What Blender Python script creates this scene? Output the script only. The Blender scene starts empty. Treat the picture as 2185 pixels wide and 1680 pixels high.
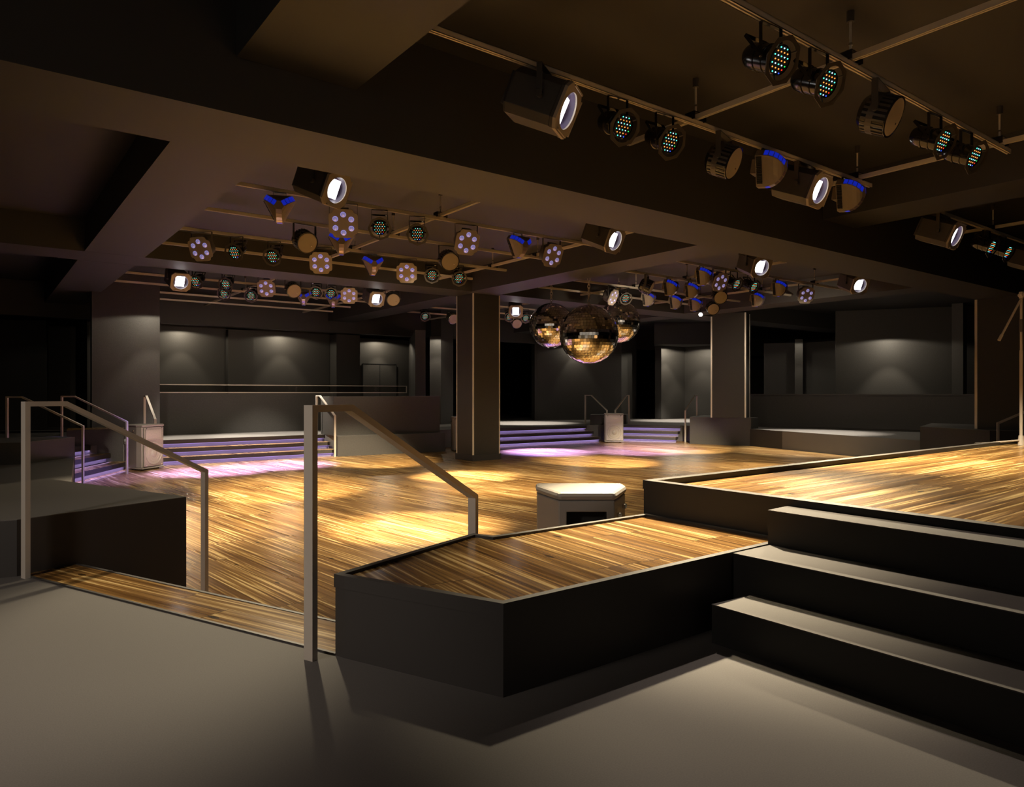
import bpy, bmesh, math, random
from mathutils import Vector, Matrix
random.seed(7)
PI = math.pi
S = bpy.context.scene
COL = S.collection
R = math.radians

# ------------------------------------------------------------------ camera maths
FPX = 25 / 36 * 2185; CX, CY = 1092.5, 840.0; EYE = 1.0
TH = R(52.85)
FW = Vector((math.cos(TH), math.sin(TH))); RT = Vector((math.sin(TH), -math.cos(TH)))
def onray(u, d): return FW * d + RT * ((u - CX) / FPX * d)          # plan point at depth d along a sight line
def at(u, v, z): return onray(u, (EYE - z) * FPX / (v - CY))        # plan point of a pixel on the level z
def rayY(u, Y):
    k = FW + RT * ((u - CX) / FPX); return k * (Y / k.y)
def P3(p, z): return Vector((p[0], p[1], z))

cam = bpy.data.cameras.new('camera'); cam.lens = 25; cam.sensor_width = 36; cam.clip_start = 0.05; cam.clip_end = 200
co = bpy.data.objects.new('camera', cam); COL.objects.link(co)
co.location = (0, 0, EYE); co.rotation_euler = (R(90), 0, TH - R(90)); S.camera = co

ZD = -0.48      # dance floor
ZB = 3.2        # beam undersides
ZM = 2.83       # the deeper main beam
ZC = 3.7        # ceiling
ZR = 3.3        # lighting rails

# ------------------------------------------------------------------ materials
def mat(name, col, rough=0.5, metal=0.0, spec=0.5, speck=0.0, scale=80.0, bump=0.0, coat=0.0):
    m = bpy.data.materials.new(name); m.use_nodes = True
    nt = m.node_tree; b = nt.nodes['Principled BSDF']
    b.inputs['Base Color'].default_value = (*col, 1); b.inputs['Roughness'].default_value = rough
    b.inputs['Metallic'].default_value = metal; b.inputs['Specular IOR Level'].default_value = spec
    b.inputs['Coat Weight'].default_value = coat
    if speck or bump:
        tc = nt.nodes.new('ShaderNodeTexCoord'); n = nt.nodes.new('ShaderNodeTexNoise')
        n.inputs['Scale'].default_value = scale; n.inputs['Detail'].default_value = 4
        nt.links.new(tc.outputs['Object'], n.inputs['Vector'])
        if speck:
            r = nt.nodes.new('ShaderNodeMapRange'); r.inputs['From Min'].default_value = .3; r.inputs['From Max'].default_value = .7
            r.inputs['To Min'].default_value = 1 - speck; r.inputs['To Max'].default_value = 1 + speck
            mx = nt.nodes.new('ShaderNodeVectorMath'); mx.operation = 'SCALE'; mx.inputs[0].default_value = col
            nt.links.new(n.outputs['Fac'], r.inputs['Value']); nt.links.new(r.outputs['Result'], mx.inputs['Scale'])
            nt.links.new(mx.outputs['Vector'], b.inputs['Base Color'])
        if bump:
            bp = nt.nodes.new('ShaderNodeBump'); bp.inputs['Strength'].default_value = bump; bp.inputs['Distance'].default_value = .003
            nt.links.new(n.outputs['Fac'], bp.inputs['Height']); nt.links.new(bp.outputs['Normal'], b.inputs['Normal'])
    return m
def emat(name, col, strength, base=(0, 0, 0)):
    m = mat(name, base, .3); b = m.node_tree.nodes['Principled BSDF']
    b.inputs['Emission Color'].default_value = (*col, 1); b.inputs['Emission Strength'].default_value = strength
    return m

def wood(name, deg, plank=0.13, length=1.1, rough=.3, kt=1.0, gain=1.0):
    """streaky zebra-striped boards; deg is the direction of the grain in plan"""
    m = bpy.data.materials.new(name); m.use_nodes = True
    nt = m.node_tree; L = nt.links.new; N = nt.nodes.new; b = nt.nodes['Principled BSDF']
    geo = N('ShaderNodeNewGeometry'); rot = N('ShaderNodeVectorRotate'); rot.rotation_type = 'Z_AXIS'; rot.inputs['Angle'].default_value = -R(deg)
    L(geo.outputs['Position'], rot.inputs['Vector'])
    sep = N('ShaderNodeSeparateXYZ'); L(rot.outputs['Vector'], sep.inputs[0])
    def M(op, a, b_=None, c=None):
        n = N('ShaderNodeMath'); n.operation = op
        for i, v in enumerate((a, b_, c)):
            if v is None: continue
            if isinstance(v, (int, float)): n.inputs[i].default_value = v
            else: L(v, n.inputs[i])
        return n.outputs[0]
    s, t = sep.outputs[0], sep.outputs[1]
    row = M('FLOOR', M('DIVIDE', t, plank))
    wn = N('ShaderNodeTexWhiteNoise'); wn.noise_dimensions = '1D'; L(row, wn.inputs['W'])
    s2 = M('ADD', s, M('MULTIPLY', wn.outputs['Value'], 7.3))
    seg = M('FLOOR', M('DIVIDE', s2, length))
    wn2 = N('ShaderNodeTexWhiteNoise'); wn2.noise_dimensions = '2D'
    cb = N('ShaderNodeCombineXYZ'); L(row, cb.inputs[0]); L(seg, cb.inputs[1]); L(cb.outputs[0], wn2.inputs['Vector'])
    rnd = wn2.outputs['Value']
    def streak(ks, kt, off, detail=3, rough_=.6):
        c = N('ShaderNodeCombineXYZ'); L(M('MULTIPLY', s, ks), c.inputs[0]); L(M('MULTIPLY', t, kt), c.inputs[1]); L(M('MULTIPLY', rnd, off), c.inputs[2])
        n = N('ShaderNodeTexNoise'); n.inputs['Scale'].default_value = 1; n.inputs['Detail'].default_value = detail; n.inputs['Roughness'].default_value = rough_
        n.inputs['Distortion'].default_value = .25
        L(c.outputs[0], n.inputs['Vector']); return n.outputs['Fac']
    a = streak(.85, 52 * kt, 20, 2, .5); f = streak(1.6, 170 * kt, 9, 2); lo = streak(.3, 11 * kt, 31, 2)
    mixv = M('ADD', M('ADD', M('MULTIPLY', a, .62), M('MULTIPLY', f, .2)), M('MULTIPLY', lo, .18))
    mixv = M('ADD', mixv, M('MULTIPLY', M('SUBTRACT', rnd, .5), .05))
    cr = N('ShaderNodeValToRGB'); L(mixv, cr.inputs['Fac'])
    e = cr.color_ramp.elements
    e[0].position = .32; e[0].color = (.052, .027, .008, 1); e[1].position = .66; e[1].color = (.80, .60, .30, 1)
    for p, c in ((.42, (.135, .066, .020)), (.50, (.23, .122, .038)), (.555, (.31, .175, .058)), (.585, (.60, .41, .17))):
        q = cr.color_ramp.elements.new(p); q.color = (*c, 1)
    # joints between boards
    ft = M('FRACT', M('DIVIDE', t, plank)); fs = M('FRACT', M('DIVIDE', s2, length))
    j1 = M('LESS_THAN', ft, .008); j2 = M('LESS_THAN', fs, .0035)
    jn = M('MAXIMUM', M('MULTIPLY', j1, .35), M('MULTIPLY', j2, .8))
    # small dark knots
    cv = N('ShaderNodeCombineXYZ'); L(M('MULTIPLY', s, .9), cv.inputs[0]); L(M('MULTIPLY', t, 2.6), cv.inputs[1])
    vo = N('ShaderNodeTexVoronoi'); vo.inputs['Scale'].default_value = 1.0; vo.voronoi_dimensions = '2D'; L(cv.outputs[0], vo.inputs['Vector'])
    kn = M('LESS_THAN', vo.outputs['Distance'], .032)
    jn = M('MAXIMUM', jn, M('MULTIPLY', kn, .85))
    mx = N('ShaderNodeMix'); mx.data_type = 'RGBA'; L(jn, mx.inputs[0]); L(cr.outputs['Color'], mx.inputs[6]); mx.inputs[7].default_value = (.01, .006, .004, 1)
    if gain != 1.0:
        g = N('ShaderNodeMix'); g.data_type = 'RGBA'; g.blend_type = 'MULTIPLY'; g.inputs[0].default_value = 1; g.inputs[7].default_value = (gain, gain, gain, 1)
        L(mx.outputs[2], g.inputs[6]); L(g.outputs[2], b.inputs['Base Color'])
    else: L(mx.outputs[2], b.inputs['Base Color'])
    rr = M('ADD', M('MULTIPLY', lo, .22), rough - .11); L(rr, b.inputs['Roughness'])
    b.inputs['Specular IOR Level'].default_value = .5
    return m

MT = {}
MT['paint'] = mat('charcoal wall paint', (.041, .038, .035), .62, speck=.18, scale=60, bump=.15)
MT['beam'] = mat('dark ceiling paint', (.041, .039, .038), .6)
MT['black'] = mat('black stage paint', (.034, .030, .029), .55)
MT['carpet'] = mat('grey floor covering', (.122, .114, .110), .75, speck=.10, scale=220, bump=.1)
MT['shadeblack'] = mat('shaded black stage paint', (.013, .012, .011), .6)  # darker copy of the stage paint; shade put into its colour
MT['colpaint'] = mat('column paint', (.028, .026, .023), .55, speck=.15, scale=60, bump=.1)
MT['framemetal'] = mat('dark gel frame', (.05, .043, .036), .45)
MT['steptop'] = mat('grey step covering', (.075, .068, .062), .7, speck=.10, scale=220, bump=.1)
MT['riser'] = mat('light grey riser board', (.15, .14, .15), .6)
MT['rim'] = mat('dark grey edging', (.085, .078, .072), .5)
MT['rail'] = mat('grey painted steel', (.50, .45, .40), .42, metal=.15)
MT['strut'] = mat('galvanised strut', (.80, .73, .63), .38, metal=.15)
MT['blackmetal'] = mat('glossy black metal', (.012, .011, .011), .22, coat=.4)
MT['greymetal'] = mat('dark grey casting', (.075, .068, .062), .45, metal=.2)
MT['plate'] = mat('bronze grey face plate', (.38, .325, .265), .5, metal=.2)
MT['reflector'] = mat('lilac reflector', (.07, .05, .10), .4)
MT['chrome'] = mat('chrome', (.8, .78, .75), .12, metal=1)
MT['trim'] = mat('polished edge trim', (.85, .80, .72), .3, metal=.35)
MT['mirror'] = mat('mirror tile', (.97, .95, .90), .05, metal=1)
MT['grout'] = mat('ball core', (.02, .018, .016), .6)
MT['speaker'] = mat('grey speaker shell', (.27, .245, .225), .5, speck=.06, scale=300, bump=.2)
MT['cone'] = mat('speaker cone', (.40, .365, .33), .4, speck=.25, scale=160)
MT['dark'] = mat('dark recess', (.006, .006, .006), .8)
MT['trihouse'] = mat('beige grey housing', (.20, .165, .13), .5)
MT['wood'] = wood('striped dance floor boards', 90 + 5.5, plank=.42, length=1.7)
MT['woodplat'] = wood('striped platform boards', 85, plank=.36, length=1.5, rough=.21, kt=.72)
MT['woodstage'] = wood('striped stage boards', 1.5, plank=.36, length=1.5, rough=.26, kt=.72)
MT['woodstep'] = wood('striped step boards', -67.7, plank=.36, length=1.2, rough=.2, kt=.72)
MT['white'] = emat('white light panel', (1, .97, .95), 5, (.5, .5, .5))
MT['strip'] = emat('violet light strip', (.45, .30, 1.0), .35, (.3, .3, .3))
MT['blue'] = emat('blue dichroic glass', (.01, .03, .75), .42, (.01, .01, .08))
MT['lilac'] = mat('lilac glass', (.42, .34, .46), .15, metal=.6)
MT['lens'] = emat('violet lit lens', (.55, .48, 1), .30, (.55, .5, .7)); MT['lens'].node_tree.nodes['Principled BSDF'].inputs['Metallic'].default_value = .7; MT['lens'].node_tree.nodes['Principled BSDF'].inputs['Roughness'].default_value = .12
for n, c, s in (('teal', (.08, .9, .65), 2.2), ('orange', (1, .28, .05), 2.0), ('cool', (.45, .75, 1), 2.4), ('red', (1, .03, .01), 1.6), ('green', (.02, .8, .12), 1.3), ('azure', (.03, .10, 1), 1.6)):  # red, green and azure colour the reflections inside the par can
    MT['led_' + n] = emat(n + ' light emitting diode', c, s)
def glass():
    m = bpy.data.materials.new('smoked glass'); m.use_nodes = True; nt = m.node_tree
    o = nt.nodes['Material Output']; t = nt.nodes.new('ShaderNodeBsdfTransparent'); t.inputs[0].default_value = (.72, .70, .68, 1)
    g = nt.nodes.new('ShaderNodeBsdfGlossy'); g.inputs['Roughness'].default_value = .05
    mx = nt.nodes.new('ShaderNodeMixShader'); mx.inputs[0].default_value = .05
    nt.links.new(t.outputs[0], mx.inputs[1]); nt.links.new(g.outputs[0], mx.inputs[2]); nt.links.new(mx.outputs[0], o.inputs[0]); return m
MT['glass'] = glass()
def grille():
    m = mat('perforated grille', (.50, .46, .42), .4, metal=.4); nt = m.node_tree; b = nt.nodes['Principled BSDF']
    tc = nt.nodes.new('ShaderNodeTexCoord'); v = nt.nodes.new('ShaderNodeTexVoronoi'); v.inputs['Scale'].default_value = 75; v.inputs['Randomness'].default_value = .15
    g = nt.nodes.new('ShaderNodeMath'); g.operation = 'GREATER_THAN'; g.inputs[1].default_value = .42
    nt.links.new(tc.outputs['Object'], v.inputs['Vector']); nt.links.new(v.outputs['Distance'], g.inputs[0]); nt.links.new(g.outputs[0], b.inputs['Alpha']); return m
MT['grille'] = grille()

# ------------------------------------------------------------------ mesh builder
class MB:
    def __init__(s): s.v = []; s.f = []; s.m = []
    def add(s, vs, fs, mi=0):
        o = len(s.v); s.v += [Vector(v) for v in vs]; s.f += [[i + o for i in f] for f in fs]; s.m += [mi] * len(fs); return s
    def box(s, c, d, mi=0, rot=None):
        x, y, z = d[0] / 2, d[1] / 2, d[2] / 2
        vs = [Vector(p) for p in ((-x, -y, -z), (x, -y, -z), (x, y, -z), (-x, y, -z), (-x, -y, z), (x, -y, z), (x, y, z), (-x, y, z))]
        if rot is not None: vs = [rot @ v for v in vs]
        return s.add([v + Vector(c) for v in vs], [(0, 3, 2, 1), (4, 5, 6, 7), (0, 1, 5, 4), (1, 2, 6, 5), (2, 3, 7, 6), (3, 0, 4, 7)], mi)
    def prism(s, poly, z0, z1, mi=0, top=None):
        n = len(poly); a = sum(poly[i][0] * poly[(i + 1) % n][1] - poly[(i + 1) % n][0] * poly[i][1] for i in range(n))
        if a < 0: poly = poly[::-1]
        vs = [(p[0], p[1], z0) for p in poly] + [(p[0], p[1], z1) for p in poly]
        s.add(vs, [tuple(range(n))[::-1]] + [(i, (i + 1) % n, n + (i + 1) % n, n + i) for i in range(n)], mi)
        return s.add(vs[n:], [tuple(range(n))], mi if top is None else top)
    def frame(s, axis_p0, axis_p1):
        d = (Vector(axis_p1) - Vector(axis_p0)); z = d.normalized()
        x = z.orthogonal().normalized(); return x, z.cross(x), z, d.length
    def cyl(s, p0, p1, r0, r1=None, n=12, mi=0, caps=True):
        r1 = r0 if r1 is None else r1; x, y, z, L = s.frame(p0, p1); p0 = Vector(p0); p1 = Vector(p1)
        cs = [(math.cos(2 * PI * i / n), math.sin(2 * PI * i / n)) for i in range(n)]
        vs = [p0 + x * (a * r0) + y * (b * r0) for a, b in cs] + [p1 + x * (a * r1) + y * (b * r1) for a, b in cs]
        fs = [(i, (i + 1) % n, n + (i + 1) % n, n + i) for i in range(n)]
        if caps: fs += [tuple(range(n))[::-1], tuple(range(n, 2 * n))]
        return s.add(vs, fs, mi)
    def lathe(s, prof, n=24, mi=0, axis='y', c=(0, 0, 0), cap0=False, cap1=False, ph=0):
        """prof: (radius, distance along axis)"""
        vs = []
        for r, h in prof:
            for i in range(n):
                a = 2 * PI * i / n + ph; u, w = r * math.cos(a), r * math.sin(a)
                vs.append(Vector((u, h, w) if axis == 'y' else (u, w, h)) + Vector(c))
        fs = []
        for k in range(len(prof) - 1):
            for i in range(n):
                q = (k * n + i, k * n + (i + 1) % n, (k + 1) * n + (i + 1) % n, (k + 1) * n + i)
                fs.append(q[::-1] if axis == 'y' else q)
        if cap0: fs.append(tuple(range(n)))
        if cap1: fs.append(tuple(range((len(prof) - 1) * n, len(prof) * n)))
        return s.add(vs, fs, mi)
    def tube(s, pts, r, n=8, mi=0):
        for a, b in zip(pts[:-1], pts[1:]): s.cyl(a, b, r, n=n, mi=mi)
        return s
    def build(s, name, mats, parent=None, smooth=False, bevel=0, loc=None, rot=None, recalc=True):
        me = bpy.data.meshes.new(name); me.from_pydata([tuple(v) for v in s.v], [], s.f)
        if not isinstance(mats, (list, tuple)): mats = [mats]
        for m in mats: me.materials.append(MT[m] if isinstance(m, str) else m)
        for p, mi in zip(me.polygons, s.m): p.material_index = mi
        bm = bmesh.new(); bm.from_mesh(me)
        bmesh.ops.remove_doubles(bm, verts=bm.verts, dist=1e-5)
        if recalc: bmesh.ops.recalc_face_normals(bm, faces=bm.faces)
        bm.to_mesh(me); bm.free()
        o = bpy.data.objects.new(name, me); COL.objects.link(o)
        if parent is not None: o.parent = parent
        if loc is not None: o.location = loc
        if rot is not None: o.rotation_euler = rot
        if bevel:
            b = o.modifiers.new('bevel', 'BEVEL'); b.width = bevel; b.segments = 2; b.limit_method = 'ANGLE'; b.angle_limit = R(40)
        if smooth:
            for p in me.polygons: p.use_smooth = True
            if smooth != 'full':
                w = me
                for e in w.edges: pass
                try: me.set_sharp_from_angle(angle=R(35))
                except Exception: pass
        return o

def empty(name, loc=(0, 0, 0), rz=0):
    o = bpy.data.objects.new(name, None); COL.objects.link(o); o.location = loc; o.rotation_euler = (0, 0, rz); o.empty_display_size = .1; return o
def tag(o, label, cat, group=None):
    o['label'] = label; o['category'] = cat
    if group: o['group'] = group
    return o
def struct(o): o['kind'] = 'structure'; return o
def thing(name, label, cat, loc=(0, 0, 0), rz=0, group=None): return tag(empty(name, loc, rz), label, cat, group)
def kids(o): return [c for c in bpy.data.objects if c.parent == o]
def copy_tree(o, parent=None, cache={}):
    c = o.copy(); COL.objects.link(c)
    if parent is not None: c.parent = parent
    if o.name not in cache: cache[o.name] = kids(o)
    for k in list(cache[o.name]): copy_tree(k, c)
    return c
def L2(a, b, t): return (a[0] + (b[0] - a[0]) * t, a[1] + (b[1] - a[1]) * t)
V2 = lambda x, y: Vector((x, y))

# ------------------------------------------------------------------ the shell
def wallbox(name, p, q, thick, z0, z1, m='paint', st=True):
    """upright slab whose face runs p-q; it is thickened away from the camera"""
    p, q = Vector(p[:2]), Vector(q[:2]); d = (q - p).normalized(); n = V2(-d.y, d.x)
    if n.dot((p + q) / 2) < 0: n = -n
    o = MB().prism([p, q, q + n * thick, p + n * thick], z0, z1).build(name, m)
    return struct(o) if st else o

struct(MB().prism([(-1.0, 2.6), (20, 1.5), (20, 18), (-1, 18)], ZD - .12, ZD).build('floor', 'wood'))
struct(MB().prism([(-9, -9), (36, -9), (36, 36), (-9, 36)], ZC, ZC + .2).build('ceiling', 'beam'))
for nm, p, q in (('wall_left', (-8, -8), (-8, 32)), ('wall_back', (-8, 32), (34, 32)), ('wall_right', (34, -8), (34, 32)), ('wall_front', (-8, -8), (34, -8))):
    d = V2(q[0] - p[0], q[1] - p[1]).normalized()
    struct(MB().box(((p[0] + q[0]) / 2, (p[1] + q[1]) / 2, 1.5), ((abs(q[0] - p[0]) + .2), (abs(q[1] - p[1]) + .2), 4.4)).build(nm, 'paint'))

# upper floor level (z = 0)
nE = V2(.925, .380); eE = V2(.380, -.925)             # near stairs: direction down the stairs / along the step edges
def ne(n, e): return nE * n + eE * e
E0 = ne(2.31, -4.30); 
S0 = ne(2.31, -1.93)
near_floor = [(-7.9, -7.9), (12, -7.9), (12, 2.0), (1.6, 2.0), tuple(S0), tuple(ne(2.31, -4.75)), (.85, 5.2), (.62, 6.9), (1.28, 13.25), (1.0, 13.9)]
near_floor += [(.3, 15.1), (1.2, 15.72), (2.40, 15.72), (2.40, 16.68), (6.85, 16.68), (6.85, 15.76), (9.6, 15.54), (9.6, 17.2), (-7.9, 17.2)]
b = MB().prism(near_floor, ZD, 0.0, 0)
struct(b.build('floor', 'carpet'))
back_floor = [(-7.9, 17.2), (9.6, 17.2), (9.6, 16.1), (9.7, 16.75), (11.3, 16.62), (15.7, 16.42), (16.55, 16.3), (17.65, 14.3), (17.3, 13.7), (17.48, 11.9), (16.53, 8.51), (15.60, 5.2), (15.2, 3.0), (33.9, 3.0), (33.9, 31.9), (-7.9, 31.9)]
struct(MB().prism(back_floor, ZD, 0.0).build('floor', 'carpet'))
# dark faces of the raised floor round the dance floor
struct(MB().prism([(6.80, 15.74), (9.62, 15.52), (9.62, 15.56), (6.80, 15.80)], ZD, -.005).build('trim_1', 'paint'))
struct(MB().prism([(17.46, 11.93), (15.17, 3.0), (15.24, 3.0), (17.52, 11.9)], ZD, -.004).build('trim_2', 'colpaint'))

def beam(name, x0, x1, y0, y1, z): return struct(MB().box(((x0 + x1) / 2, (y0 + y1) / 2, (z + ZC) / 2), (x1 - x0, y1 - y0, ZC - z)).build(name, 'beam'))
beam('ceiling_beam', -7.9, 16.4, 4.80, 5.61, ZM)
beam('ceiling_beam', -7.9, 33, 12.75, 13.63, ZB)
for x0, x1 in ((1.37, 2.21), (8.56, 9.36)):
    beam('ceiling_beam', x0, x1, -7.9, 4.79, ZB); beam('ceiling_beam', x0, x1, 5.62, 12.74, ZB); beam('ceiling_beam', x0, x1, 13.64, 24, ZB)
beam('ceiling_beam', 15.6, 16.4, 5.62, 12.74, ZB); beam('ceiling_beam', 15.6, 16.4, 13.64, 24, ZB)
beam('ceiling_beam', -7.9, 33, 20.5, 20.8, 2.86)           # bulkhead over the gallery

# columns --------------------------------------------------------
def column(poly, z0, z1, trims, base=0, tr=.021):
    o = struct(MB().prism(poly, z0, z1).build('column', 'colpaint'))
    for i in trims:
        p = V2(*poly[i]); c = sum((V2(*q) for q in poly), V2(0, 0)) / len(poly)
        d = (p - c).normalized(); n = len(poly)
        a = (V2(*poly[i - 1]) - p).normalized(); e = (V2(*poly[(i + 1) % n]) - p).normalized()
        w = tr; k = .006
        MB().prism([p + a * w - e * k, p - a * k - e * k, p + e * w - a * k, p + e * w, p, p + a * w], z0 + (base or 0), z1).build('corner_trim', 'trim', o)
    if base:
        c = sum((V2(*q) for q in poly), V2(0, 0)) / len(poly)
        MB().prism([q + (V2(*q) - c).normalized() * .035 for q in map(lambda t: V2(*t), poly)], z0, z0 + base).build('plinth', 'black', o)
    return o
column([(8.72, 12.92), (9.44, 12.92), (9.44, 13.58), (8.72, 13.58)], ZD, ZB, (0, 1, 3), .13)
q0, q1 = onray(1517, 20.35), onray(1591.5, 20.15); q2 = onray(1600, 20.6)
column([q0, q1, q2, q2 + (q0 - q1)], .312, 3.3, (0, 1, 2), 0, .034)
column([(15.6, 4.80), (16.4, 4.80), (16.4, 5.61), (15.6, 5.61)], .312, ZM, (3,), 0, .04)

# walls and piers behind --------------------------------------------------
wallbox('wall_pier', onray(196, 15.3), onray(341, 16.0), 1.2, 0, 3.69)
wallbox('wall_parapet', (3.4, 18.62), (7.9, 18.62), .2, 0, 1.0)
wallbox('wall_gallery', rayY(330, 21.55), rayY(722, 21.55), .3, 0, 3.69)
wallbox('wall_gallery', rayY(487, 21.3), rayY(541, 21.3), .24, 0, 2.85)
wallbox('wall_gallery', rayY(718, 20.95), rayY(768, 20.95), .5, 0, 2.85)
g0, g1 = rayY(760, 22.0), rayY(872, 22.0)
wallbox('wall_gallery', g0, g1, .3, 0, 2.85)
wallbox('wall_gallery', g1, onray(886, 20.7), .3, 0, 2.85)
# double door in the recess
d0, d1 = rayY(774, 21.97), rayY(845, 21.97)
door = struct(MB().box(((d0.x + d1.x) / 2, 21.975, 1.0), (d1.x - d0.x, .04, 2.0)).build('door_1', 'paint'))
fr = MB()
for x in (d0.x, (d0.x + d1.x) / 2, d1.x): fr.box((x, 21.95, 1.0), (.022, .012, 2.0))
fr.box(((d0.x + d1.x) / 2, 21.95, 2.0), (d1.x - d0.x, .012, .022)); fr.build('door_gap', 'dark', door)
wallbox('wall_gallery', onray(917, 23), onray(941, 23), .4, 0, 2.85)
wallbox('wall_gallery', onray(941, 23.0), onray(967, 23.6), .4, 0, 3.69)
wallbox('wall_booth', (6.80, 15.98), (9.6, 15.76), .95, 0, .93)
# centre back
wallbox('wall_centre', onray(1141, 26.6), onray(1326, 27.3), .5, 0, 3.69)
wallbox('wall_centre', onray(1134, 27.4), onray(1141, 26.6), .1, 0, 3.69)
wallbox('wall_centre', onray(1326, 27.3), onray(1358, 28.6), .4, 0, 3.69)
wallbox('wall_niche', onray(1411, 27.6), onray(1461, 28.6), .3, 0, 2.86)
wallbox('wall_niche', onray(1461, 28.6), onray(1530, 27.4), .3, 0, 2.86)
struct(MB().prism([onray(1396, 26.9), onray(1535, 26.9), onray(1540, 29.5), onray(1396, 29.5)], 2.86, 3.69).build('ceiling_bulkhead', 'beam'))
# right back: counter wall and what shows over it
w0, w1 = onray(1585, 22.4), onray(2090, 18.7)
wallbox('wall_counter', w0, w1, .35, 0, .94)
wt = (w1 - w0).normalized(); wn = V2(-wt.y, wt.x); wn = wn if wn.dot(w0) > 0 else -wn
struct(MB().prism([w0 - wn * .06, w1 - wn * .06, w1 + wn * .45, w0 + wn * .45], .94, .985).build('trim_3', 'black'))
struct(MB().prism([w0 - wn * .012, w1 - wn * .012, w1 + wn * .02, w0 + wn * .02], 0, .10).build('baseboard_counter', 'black'))
wallbox('wall_lounge', onray(1696, 24.4), onray(1713, 24.3), .3, 0, 2.86)
wallbox('wall_lounge', onray(1630, 26.5), onray(1700, 26.0), .2, 0, 2.86)
wallbox('wall_lounge', onray(1713, 26.0), onray(1783, 25.0), .2, 0, 2.86)
wallbox('wall_lounge', onray(1783, 23.2), onray(2031, 22.0), .3, 0, 3.69)
wallbox('wall_lounge', onray(2031, 21.3), onray(2055, 21.1), .5, 0, 3.69)
wallbox('wall_lounge', onray(2055, 22.0), onray(2200, 21.4), .3, 0, 3.69)
# curtain-like fold at the far left
wallbox('wall_left_fold', onray(168, 19.0), onray(186, 18.6), .25, 0, 2.9)
wallbox('wall_left_panel', onray(98, 21), onray(150, 21), .25, 0, 3.0)
wallbox('wall_left_panel', onray(-40, 19), onray(98, 19.5), .25, 0, 3.0)

# ------------------------------------------------------------------ staged decks
def inset(poly, d):
    n = len(poly); a = sum(poly[i][0] * poly[(i + 1) % n][1] - poly[(i + 1) % n][0] * poly[i][1] for i in range(n)); sg = 1 if a > 0 else -1
    out = []
    for i in range(n):
        p0, p1, p2 = V2(*poly[i - 1]), V2(*poly[i]), V2(*poly[(i + 1) % n])
        e0, e1 = (p1 - p0).normalized(), (p2 - p1).normalized()
        n0, n1 = V2(-e0.y, e0.x) * sg, V2(-e1.y, e1.x) * sg
        m = (n0 + n1); m = m / max(m.dot(n0), .2); out.append(p1 + m * d)
    return out
def ring(mb, outer, inner, z0, z1, mi=0, top=None):
    n = len(outer)
    for i in range(n):
        j = (i + 1) % n
        mb.prism([outer[i], outer[j], inner[j], inner[i]], z0, z1, mi, top)
def deck(name, label, poly, z0, z1, woodm, rim=.03, drop=.012, cat='stage', side='black', rimm='rim'):
    t = thing(name, label, cat, (poly[0][0], poly[0][1], z0)); o = Vector((poly[0][0], poly[0][1], z0))
    pl = [V2(*p) - o.xy for p in poly]; h = z1 - z0
    inn = inset(pl, rim)
    MB().prism(inset(pl, .004), 0, h - .05).build('side_panels', side, t)
    m = MB(); ring(m, pl, inn, h - .05, h, 1, 0); m.build('edge_rim', [rimm, side], t)
    MB().prism(inset(pl, rim - .001), h - .05, h - drop).build('deck_boards', woodm, t)
    return t
p1 = V2(1.385, 1.875)
plat = [tuple(p1), tuple(at(735, 1230, .311)), tuple(at(712.5, 1225, .311)), tuple(at(1010, 1138, .311)), tuple(at(1052, 1143.5, .311)), (3.08, 2.79), (3.08, 1.89), (2.62, 1.885)]
deck('stage_platform', 'low black platform with striped wood top and pointed corner, lower of the two decks', plat, ZD, .311, 'woodplat', cat='platform')
stage = [(3.085, 2.82), (3.085, -6), (11.5, -6), (11.5, 2.88)]
deck('stage', 'large raised stage with striped wood deck and dark raised rim at right', stage, ZD, .50, 'woodstage', rim=.06, drop=.035, side='shadeblack')
def block(name, label, cat, poly, z0, z1, side='black', top='carpet', lip=.0):
    t = thing(name, label, cat, (poly[0][0], poly[0][1], z0)); o = V2(poly[0][0], poly[0][1]); pl = [V2(*p) - o for p in poly]
    MB().prism(inset(pl, .001 + lip), 0, z1 - z0 - .004).build('side_panels', side, t)
    MB().prism(pl, z1 - z0 - .004, z1 - z0).build('top_panel', top, t); return t
# right-hand steps climbing to the stage
block('step', 'lowest grey topped black step at lower right, nearest the viewer', 'step', [(2.36, 1.79), (2.36, -6), (2.615, -6), (2.615, 1.77)], 0, .155, lip=.0, side='shadeblack', top='steptop')
block('step', 'middle grey topped black step level with the wooden platform', 'step', [(2.622, 1.875), (2.622, -6), (2.90, -6), (2.90, 1.875)], 0, .309, lip=.0, side='shadeblack', top='steptop')
block('step', 'highest grey topped black step just below the stage front', 'step', [(2.902, 1.89), (2.902, -6), (3.08, -6), (3.08, 1.90)], 0, .466, lip=.0, side='shadeblack', top='steptop')
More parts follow.
